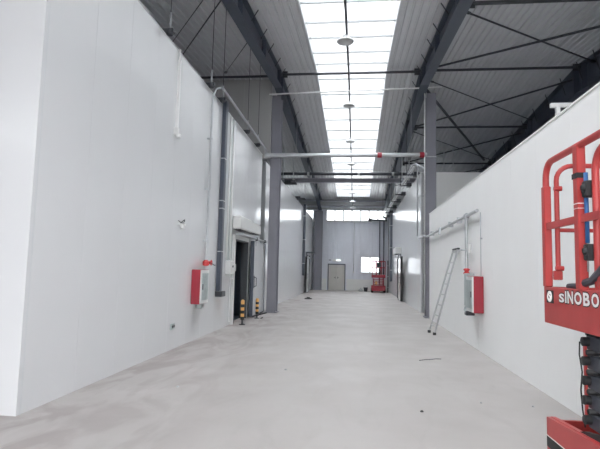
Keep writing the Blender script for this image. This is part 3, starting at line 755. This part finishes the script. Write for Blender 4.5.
# bracket on right wall top
o = thing('roof_bracket', (2.85, 6.9, 3.62), 'small white T-shaped bracket standing on top of the right wall', 'bracket')
MB().box(2.74, 2.79, 6.97, 7.03, 3.64, 3.93).build('post', M_boxw, o)
MB().box(2.67, 2.98, 6.97, 7.03, 3.93, 3.985).build('arm', M_boxw, o)
MB().bar((2.91, 7.0, 3.92), (2.80, 7.0, 3.80), 0.03, 0.03).build('gusset', M_dark, o)

# ---- ladder
o = thing('ladder', (2.1, 13.1, 0), 'aluminium ladder leaning on the white right wall', 'ladder')
def lad(side, tt):
    (xa, y0_), (xb, y1_, z1_) = ((1.97, 13.55), (2.52, 13.10, 2.20)) if side == 0 else ((2.03, 13.06), (2.52, 12.52, 2.22))
    return Vector((xa + (xb-xa)*tt, y0_ + (y1_-y0_)*tt, 0.03 + (z1_-0.03)*tt))
for s in (0, 1): MB().bar(lad(s, 0), lad(s, 1), 0.024, 0.04, (1,0,0.2)).build('rail', M_alu, o)
for k in range(8):
    tt = (k+0.7)/8.0
    MB().bar(lad(0, tt), lad(1, tt), 0.026, 0.022).build('rung', M_alu, o)
for s in (0, 1): q = lad(s, 0); MB().cbox(q.x-0.04, q.x+0.04, q.y-0.03, q.y+0.03, 0.0, 0.07, 0.008).build('rubber_foot', M_black, o)
q0, q1 = lad(0, 1), lad(1, 1); MB().cbox(q0.x-0.03, q0.x+0.04, q1.y-0.03, q0.y+0.03, q0.z-0.02, q0.z+0.02, 0.01).build('top_cap', M_dark, o)

# ---- back wall fittings
o = thing('emergency_light', (-1.5, YB-0.1, 2.3), 'small lit emergency lamp above the beige double door', 'lamp')
MB().cbox(-1.85, -1.15, YB-0.12, YB-0.035, 2.30, 2.46, 0.01).build('housing', M_boxw, o)
MB().box(-1.55, -1.22, YB-0.13, YB-0.121, 2.33, 2.43).build('lens', M_lit, o)
MB().box(-2.15, -1.95, YB-0.07, YB-0.035, 2.36, 2.42).build('junction', M_dark, o)
o = thing('switch_conduit', (-0.2, YB-0.05, 1.2), 'thin vertical conduit with a switch on the back wall right of the door', 'conduit')
MB().tube([(-0.15, YB-0.05, 1.5), (-0.15, YB-0.05, 5.5)], 0.02, 6).build('conduit', M_purlin, o)
MB().cbox(-0.21, -0.09, YB-0.09, YB-0.035, 1.38, 1.52, 0.006).build('switch', M_boxw, o)
o = thing('bucket', (0.80, 38.6, 0), 'dark bucket on the floor left of the small red lift', 'bucket')
MB().lathe((0.80, 38.6, 0), [(0.12,0),(0.17,0.30),(0.18,0.31),(0.155,0.31),(0.11,0.03)], 'z', 16).build('shell', M_dark, o)
MB().tube([(0.80+0.17*math.cos(a), 38.6, 0.30+0.17*math.sin(a)) for a in [i*PI/8 for i in range(9)]], 0.008, 5).build('handle', M_galv, o)
o = thing('debris_bag', (0.42, 38.7, 0), 'slumped dark bag on the floor beside the bucket', 'bag')
MB().lathe((0.42, 38.7, 0), [(0.16,0),(0.20,0.05),(0.15,0.14),(0.05,0.19)], 'z', 10).build('sack', M_purlin, o)
MB().lathe((0.42, 38.7, 0.19), [(0.04,0),(0.07,0.05)], 'z', 8).build('tied_neck', M_purlin, o)

# ---- high-bay lamps along the cable conduit
o = thing('lamp_cable_conduit', (-0.4, 0, 11.2), 'dark straight cable conduit running down the middle of the skylight', 'conduit')
def zc_(y): return zr(y) - 0.22
MB().tube([(-0.33, YF+0.4, zc_(YF+0.4)), (-0.33, YR, zc_(YR)), (-0.32, 38.9, zc_(38.9))], 0.034, 8).build('conduit', M_dark, o)
for y in (5, 10.6, 16.75, 22.27, 27.83, 33.4): MB().box(-0.36, -0.30, y-0.015, y+0.015, zc_(y)+0.02, zr(y)+0.06).build('hanger', M_dark, o)
def highbay(x, y, label, drop=0.0):
    zc = zc_(y) - 0.036; zl = zc - 0.22 - drop
    o = thing('high_bay_lamp', (x, y, zl), label, 'lamp', 'high bay lamps under the skylight')
    MB().lathe((x, y, zl), [(0.235,0.0),(0.245,0.012),(0.22,0.04),(0.14,0.08),(0.10,0.095)], 'z', 24).build('reflector', M_lamp, o)
    MB().lathe((x, y, zl-0.012), [(0.215,0),(0.23,0.006),(0.23,0.011)], 'z', 24).build('lens', M_lens, o)
    MB().lathe((x, y, zl+0.095), [(0.08,0),(0.10,0.015),(0.10,0.07),(0.05,0.09)], 'z', 16).build('driver', M_lamp, o)
    MB().tube([(x, y, zl+0.18), (x, y, zc)], 0.016, 6).build('stem', M_dark, o)
for x, y, lb, dr in ((-0.37, 13.2, 'nearest and largest round high bay lamp below the skylight', 0), (-0.35, 19.3, 'second round high bay lamp from the front, just below the long strut', 0),
                 (-0.34, 23.7, 'third round high bay lamp from the front, just above the cross pipe', 0), (-0.32, 27.7, 'fourth round high bay lamp, seen just below the first cross pipe', 0),
                 (-0.30, 34.9, 'fifth round high bay lamp from the front, below the slate beam', 0), (-0.32, 37.9, 'sixth high bay lamp, next to last before the back wall', 0),
                 (-0.30, 38.85, 'last high bay lamp, seen against the back windows', 0.28)):
    highbay(x, y, lb, dr)

# ================================================================ SCISSOR LIFTS
def text_mesh(txt, size, extr, off=0.0):
    cu = bpy.data.curves.new('lettering', 'FONT'); cu.body = txt; cu.size = size; cu.extrude = extr; cu.offset = off
    cu.resolution_u = 3
    ob = bpy.data.objects.new('tmp', cu); COL.objects.link(ob)
    dg = bpy.context.evaluated_depsgraph_get(); me = bpy.data.meshes.new_from_object(ob.evaluated_get(dg))
    bpy.data.objects.remove(ob); return me
def arc(c, r, a0, a1, n, f): return [f(c[0]+r*math.cos(a0+(a1-a0)*i/n), c[1]+r*math.sin(a0+(a1-a0)*i/n)) for i in range(n+1)]

LX, LX2, LY0, LY1 = 1.65, 2.40, 2.35, 4.56          # side planes and ends (y1 = far end)
ZP0, ZP1 = 1.19, 1.50                               # platform side plate
o = thing('scissor_lift', ((LX+LX2)/2, 3.5, 0), 'large red scissor lift in the right foreground beside the white wall', 'lift')
ch = MB().prism([(LY1, 0.12), (LY1, 0.39), (3.3, 0.485), (LY0, 0.485), (LY0, 0.12)], 'x', LX, LX+0.03).build('chassis_side', M_lift, o)
MB().prism([(LY1, 0.12), (LY1, 0.39), (3.3, 0.485), (LY0, 0.485), (LY0, 0.12)], 'x', LX2-0.03, LX2).build('chassis_side', M_lift, o)
MB().prism([(LY1-0.01, 0.375), (LY1-0.01, 0.395), (3.3, 0.49), (3.3, 0.47)], 'x', LX+0.0305, LX+0.07).build('chassis_lip', M_lift, o)
MB().box(LX+0.031, LX2-0.031, LY1-0.03, LY1, 0.12, 0.37).box(LX+0.031, LX2-0.031, LY0, LY0+0.03, 0.12, 0.48).box(LX+0.031, LX2-0.031, LY0+0.03, LY1-0.03, 0.14, 0.17).build('chassis_frame', M_lift, o)
MB().prism([(LY1-0.004, 0.150), (LY1-0.004, 0.235), (2.6, 0.262), (2.6, 0.150)], 'x', LX-0.003, LX-0.001).build('stripe', M_black, o)['label'] = 'black stripe with a pale edge'
MB().prism([(LY1-0.004, 0.2355), (LY1-0.004, 0.243), (2.6, 0.270), (2.6, 0.2625)], 'x', LX-0.003, LX-0.001).build('stripe_edge', M_cream, o)
for y in (LY0+0.35, LY1-0.35):
    for x in (LX+0.035, LX2-0.135):
        wh = MB().lathe((x, y, 0.18), [(0.10,0),(0.178,0.01),(0.178,0.09),(0.10,0.10)], 'x', 24).build('wheel', M_black, o)
        MB().lathe((x-0.004, y, 0.18), [(0.09,0),(0.09,0.004),(0.02,0.004)], 'x', 16).build('hub', M_galv, wh)
# hood: black rubber-like cover above the chassis plus a red upright
MB().prism([(4.22, 0.365), (3.95, 0.41), (3.6, 0.46), (3.2, 0.49), (2.6, 0.49), (2.6, 0.55), (3.2, 0.55), (3.6, 0.525), (3.95, 0.46)], 'x', LX+0.04, LX+0.075).prism([(3.94, 0.41), (3.6, 0.47), (2.6, 0.50), (2.6, 0.52), (3.6, 0.49), (3.94, 0.43)], 'x', LX+0.076, LX2-0.10).build('hood_cover', M_black, o)
MB().box(LX+0.10, LX+0.15, 3.62, 3.68, 0.17, 0.47).build('chassis_post', M_lift, o)
# scissor stack
nA = 5
zz = [0.543 + i*0.142 for i in range(nA)]
for i, z in enumerate(zz):
    for x in (LX+0.09, LX2-0.15):
        MB().cbox(x, x+0.06, 2.45, 3.99, z-0.06, z+0.045, 0.006).build('scissor_arm', M_arm, o)
    MB().cbox(LX+0.16, LX+0.21, 2.5, 3.93, z+0.012, z+0.115, 0.006).build('inner_arm', M_arm, o)
    MB().cbox(LX+0.215, LX2-0.16, 3.86, 3.91, z-0.03, z+0.02, 0.006).build('cross_tube', M_arm, o)
    MB().lathe((LX+0.04, 3.955, z), [(0.022,0),(0.034,0.006),(0.034,0.05)], 'x', 14).build('pivot_pin', M_black, o)
    MB().lathe((LX+0.05, 3.90, z+0.07), [(0.018,0),(0.022,0.006),(0.022,0.10)], 'x', 10).build('arm_bolt', M_black, o)
MB().tube([(LX+0.06, 4.03, 1.10), (LX+0.06, 4.04, 1.0), (LX+0.06, 4.00, 0.88), (LX+0.06, 4.03, 0.74), (LX+0.06, 4.01, 0.60), (LX+0.08, 4.02, 0.47)], 0.006, 6).build('hydraulic_hose', M_black, o)
MB().box(LX+0.07, LX+0.085, 3.97, 4.00, 0.50, 1.13).build('hose_guide', M_lift, o)
# platform
MB().cbox(LX, LX+0.03, LY0, LY1, ZP0, ZP1, 0.004).build('platform_side', M_lift, o)
MB().cbox(LX2-0.03, LX2, LY0, LY1, ZP0, ZP1, 0.004).build('platform_side', M_lift, o)
MB().box(LX+0.031, LX2-0.031, LY1-0.03, LY1, ZP0, ZP1).box(LX+0.031, LX2-0.031, LY0, LY0+0.03, ZP0, ZP1).build('platform_end', M_lift, o)
MB().box(LX+0.031, LX2-0.031, LY0+0.031, LY1-0.031, 1.30, 1.34).build('deck', M_arm, o)
MB().box(LX+0.031, LX2-0.031, LY0+0.2, LY1-0.2, 1.21, 1.26).build('deck_frame', M_black, o)
# railing
ZT, ZM = 2.585, 2.025
rx = LX + 0.02
def rail_loop(x, ya_, yb_, zt, r, rad, z0=ZP1):
    f = lambda a, b_: (x, a, b_)
    pts = [(x, yb_, z0)] + arc((yb_-rad, zt-rad), rad, 0, PI/2, 6, f) + [(x, ya_, zt)]
    return MB().tube(pts, r, 10)
rail_loop(rx, LY0, LY1-0.04, ZT, 0.028, 0.14).build('guard_rail', M_lift, o)
rail_loop(LX2-0.02, LY0, LY1-0.04, ZT, 0.028, 0.14).build('guard_rail', M_lift, o)
MB().cbox(rx-0.03, rx+0.03, LY1-0.075, LY1-0.005, ZP1, 2.38, 0.006).build('corner_post', M_lift, o)
MB().cbox(LX2-0.05, LX2+0.01, LY1-0.075, LY1-0.005, ZP1, 2.38, 0.006).build('corner_post', M_lift, o)
MB().box(rx-0.016, rx+0.016, LY0, LY1-0.076, ZM-0.028, ZM+0.028).build('mid_rail', M_lift, o)
MB().box(LX2-0.036, LX2-0.004, LY0, LY1-0.076, ZM-0.028, ZM+0.028).build('mid_rail', M_lift, o)
# far-end frame (lies across the lift)
xe0, xe1, ye = LX+0.085, LX2-0.085, LY1-0.10
g = lambda a, b_: (a, ye, b_)
MB().tube([(xe0, ye, ZP1+0.10)] + arc((xe0+0.13, 2.555-0.13), 0.13, PI, PI/2, 6, g) + arc((xe1-0.13, 2.555-0.13), 0.13, PI/2, 0, 6, g) + [(xe1, ye, ZP1+0.10)], 0.021, 10).build('end_rail', M_lift, o)
MB().tube([(xe0, ye, 1.99), (xe1, ye, 1.99)], 0.017, 8).build('end_mid_rail', M_lift, o)
for z in (1.66, 2.35): MB().lathe((xe0-0.03, ye-0.03, z), [(0.022,0),(0.022,0.06)], 'x', 10).build('hinge_knob', M_lift, o)
MB().cbox(xe0-0.04, xe0+0.03, ye-0.02, ye+0.02, 1.56, 1.64, 0.006).build('socket', M_lift, o)
# main upright and the sliding deck rail in front of it
py = 3.86
MB().cbox(rx-0.032, rx+0.032, py-0.035, py+0.045, ZP1, ZT+0.0, 0.006).build('main_post', M_lift, o)
MB().box(rx-0.037, rx+0.037, py-0.04, py+0.05, 2.33, 2.37).build('post_collar', M_black, o)
MB().box(rx-0.0335, rx+0.0335, py-0.0365, py+0.0465, 2.135, 2.142).box(rx-0.0335, rx+0.0335, py-0.0365, py+0.0465, 2.10, 2.104).build('reflective_band', M_cream, o)
MB().tube([(rx+0.01, py-0.075, 2.36), (rx+0.01, py-0.075, 1.84)], 0.016, 8).build('gas_strut', M_blue, o)['label'] = 'blue gas strut'
MB().tube([(rx+0.01, py-0.075, 1.84), (rx+0.01, py-0.072, 1.63)], 0.007, 6).build('strut_rod', M_galv, o)
for z in (2.24, 1.78):
    MB().cbox(rx-0.03, rx+0.05, py-0.16, py-0.09, z-0.07, z+0.05, 0.008).lathe((rx-0.045, py-0.125, z), [(0.02,0),(0.028,0.01),(0.028,0.05)], 'x', 10).cbox(rx-0.01, rx+0.03, py-0.10, py-0.037, z-0.03, z+0.01, 0.004).build('clamp', M_black, o)
yq = py - 0.20
MB().tube([(rx+0.03, yq+0.02, ZP1)] + [(rx+0.03, yq+0.02, 2.33)] + arc((yq+0.02-0.16, 2.35), 0.16, 0, PI/2, 6, lambda a, b_: (rx+0.03, a, b_)) + [(rx+0.03, LY0+0.1, 2.51)], 0.026, 10).build('sliding_rail', M_lift, o)
MB().bar((rx+0.02, yq-0.02, 1.53), (rx+0.02, yq-0.42, 2.1), 0.04, 0.05).build('gate_brace', M_lift, o)
MB().tube([(rx+0.02, 4.15, 1.515), (rx+0.03, 3.95, 1.525), (rx+0.03, 3.80, 1.56), (rx+0.03, 3.70, 1.62), (rx+0.03, 3.5, 1.60), (rx+0.05, 3.2, 1.55)], 0.022, 8).tube([(rx+0.00, 3.92, 1.53), (rx+0.01, 3.72, 1.57), (rx+0.01, 3.55, 1.66)], 0.03, 8).build('control_cable', M_arm, o)
# lettering and round emblem on the platform side
def put_letter(chh, ya_, yb_, z0, z1, m, name, dx, off, grow=0.0):
    me = text_mesh(chh, 1.0, 0.0, off); me.materials.clear(); me.materials.append(m)
    xs = [v.co.x for v in me.vertices]; ysv = [v.co.y for v in me.vertices]
    x0, x1, y0, y1 = min(xs), max(xs), min(ysv), max(ysv); base = Vector(o['_o'])
    for v in me.vertices:
        u = (v.co.x-x0)/(x1-x0); w_ = (v.co.y-y0)/(y1-y0)
        v.co = Vector((LX-dx, ya_+grow + (yb_-ya_-2*grow)*u, z0-grow + (z1-z0+2*grow)*w_)) - base
    ob = bpy.data.objects.new(name, me); COL.objects.link(ob); ob.parent = o; ob['_o'] = tuple(base)
for chh, ya_, yb_, z0, z1 in (('S', 4.235, 4.135, 1.385, 1.455), ('I', 4.118, 4.093, 1.385, 1.478), ('N', 4.075, 3.975, 1.385, 1.48), ('O', 3.955, 3.83, 1.385, 1.48),
                              ('B', 3.808, 3.705, 1.385, 1.48), ('O', 3.682, 3.572, 1.385, 1.48), ('O', 3.55, 3.44, 1.385, 1.48), ('M', 3.415, 3.28, 1.385, 1.48)):
    put_letter(chh, ya_, yb_, z0, z1, M_black, 'letter_outline', 0.0010, 0.075, 0.008)
    put_letter(chh, ya_, yb_, z0, z1, M_cream, 'letter', 0.0025, 0.035)
MB().box(LX-0.002, LX-0.0002, 4.35, 4.50, 1.365, 1.472).build('emblem_plate', M_black, o)
em = MB().tube([(LX-0.004, 4.425+0.040*math.cos(a), 1.42+0.040*math.sin(a)) for a in [2*PI*i/18 for i in range(18)]], 0.007, 6, closed=True)
em.tube([(LX-0.004, 4.405, 1.445), (LX-0.004, 4.43, 1.452), (LX-0.004, 4.443, 1.435), (LX-0.004, 4.412, 1.418), (LX-0.004, 4.405, 1.402), (LX-0.004, 4.425, 1.392), (LX-0.004, 4.447, 1.400)], 0.007, 6)
em.build('emblem', M_cream, o)

# small far lift
fx0, fx1, fy0, fy1 = 1.20, 2.22, 36.9, 38.3
o = thing('scissor_lift', (1.7, 37.6, 0), 'small distant red scissor lift standing against the back wall', 'lift')
MB().cbox(fx0, fx1, fy0, fy1, 0.12, 0.52, 0.03).build('chassis', M_redd, o)
for x in (fx0-0.02, fx1-0.12):
    for y in (fy0+0.25, fy1-0.25): MB().lathe((x, y, 0.17), [(0.10,0),(0.17,0.01),(0.17,0.12),(0.10,0.14)], 'x', 16).build('wheel', M_black, o)
for i in range(4):
    z = 0.60 + i*0.13
    MB().bar((fx0+0.15, fy0+0.1, z-0.03), (fx0+0.15, fy1-0.1, z+0.03), 0.05, 0.08).bar((fx1-0.15, fy0+0.1, z-0.03), (fx1-0.15, fy1-0.1, z+0.03), 0.05, 0.08).bar((fx0+0.15, fy0+0.12, z), (fx1-0.15, fy0+0.12, z), 0.05, 0.05).build('scissor_arm', M_redd, o)
MB().cbox(fx0+0.02, fx1-0.02, fy0, fy1, 1.10, 1.32, 0.01).build('platform', M_redd, o)
r = MB()
for x in (fx0+0.04, fx1-0.04): r.tube([(x, fy0+0.03, 1.32), (x, fy0+0.03, 2.32), (x, fy1-0.03, 2.32), (x, fy1-0.03, 1.32)], 0.028, 8)
r.build('side_rail', M_redd, o)
r = MB()
for y in (fy0+0.03, fy1-0.03):
    for z in (1.85, 2.32): r.tube([(fx0+0.04, y, z), (fx1-0.04, y, z)], 0.028, 8)
    r.tube([(fx0+0.36, y, 1.32), (fx0+0.36, y, 2.32)], 0.025, 8).tube([(fx1-0.30, y, 1.32), (fx1-0.30, y, 2.32)], 0.025, 8)
r.build('end_rail', M_redd, o)
MB().cbox(fx0+0.38, fx0+0.66, fy0-0.04, fy0+0.1, 1.88, 2.22, 0.02).build('control_box', M_dark, o)
MB().cbox(fx0+0.25, fx0+0.40, fy0-0.03, fy0-0.002, 0.62, 0.82, 0.006).build('warning_plate', M_yel, o)

# ---- litter on the floor
def pebble(x, y, s, m, label, name='rubble_chip', cat='debris'):
    b = MB(); n = 7; random.seed(int(x*100+y*10))
    b.lathe((x, y, 0.0), [(s*0.9, 0), (s, s*0.3), (s*0.6, s*0.75), (s*0.15, s*0.9)], 'z', n)
    ob = b.build(name, m, None, (x, y, 0)); 
    ob.rotation_euler.z = random.random()*3; tag(ob, label, cat)
pebble(0.78, 5.93, 0.022, M_black, 'small black lump on the floor in the right foreground')
o = thing('floor_bracket', (-2.52, 26.8, 0), 'small black flat object on the floor near the far left wall', 'debris')
MB().cbox(-2.72, -2.34, 26.6, 26.95, 0.0, 0.05, 0.01).build('plate', M_black, o); MB().cbox(-2.62, -2.44, 26.7, 26.85, 0.051, 0.10, 0.01).build('block', M_black, o)
for x, y, s, lb in ((-1.08, 7.89, 0.022, 'pale concrete crumb on the floor left of centre'), (1.57, 6.47, 0.016, 'tiny grey crumb on the floor left of the lift'),
                    (-2.33, 6.47, 0.02, 'grey crumb on the stained floor near the left wall corner'), (2.17, 6.42, 0.018, 'tiny grey crumb near the foot of the right wall')):
    pebble(x, y, s, M_purlin, lb)
o = thing('wire_offcut', (1.38, 9.42, 0), 'thin dark wire offcut lying on the floor left of the ladder foot', 'wire')
MB().tube([(1.17, 9.26, 0.006), (1.28, 9.36, 0.006), (1.38, 9.40, 0.006), (1.50, 9.50, 0.006), (1.60, 9.51, 0.006)], 0.006, 5).build('strand', M_dark, o)
for ob in list(COL.objects):
    if '_o' in ob: del ob['_o']
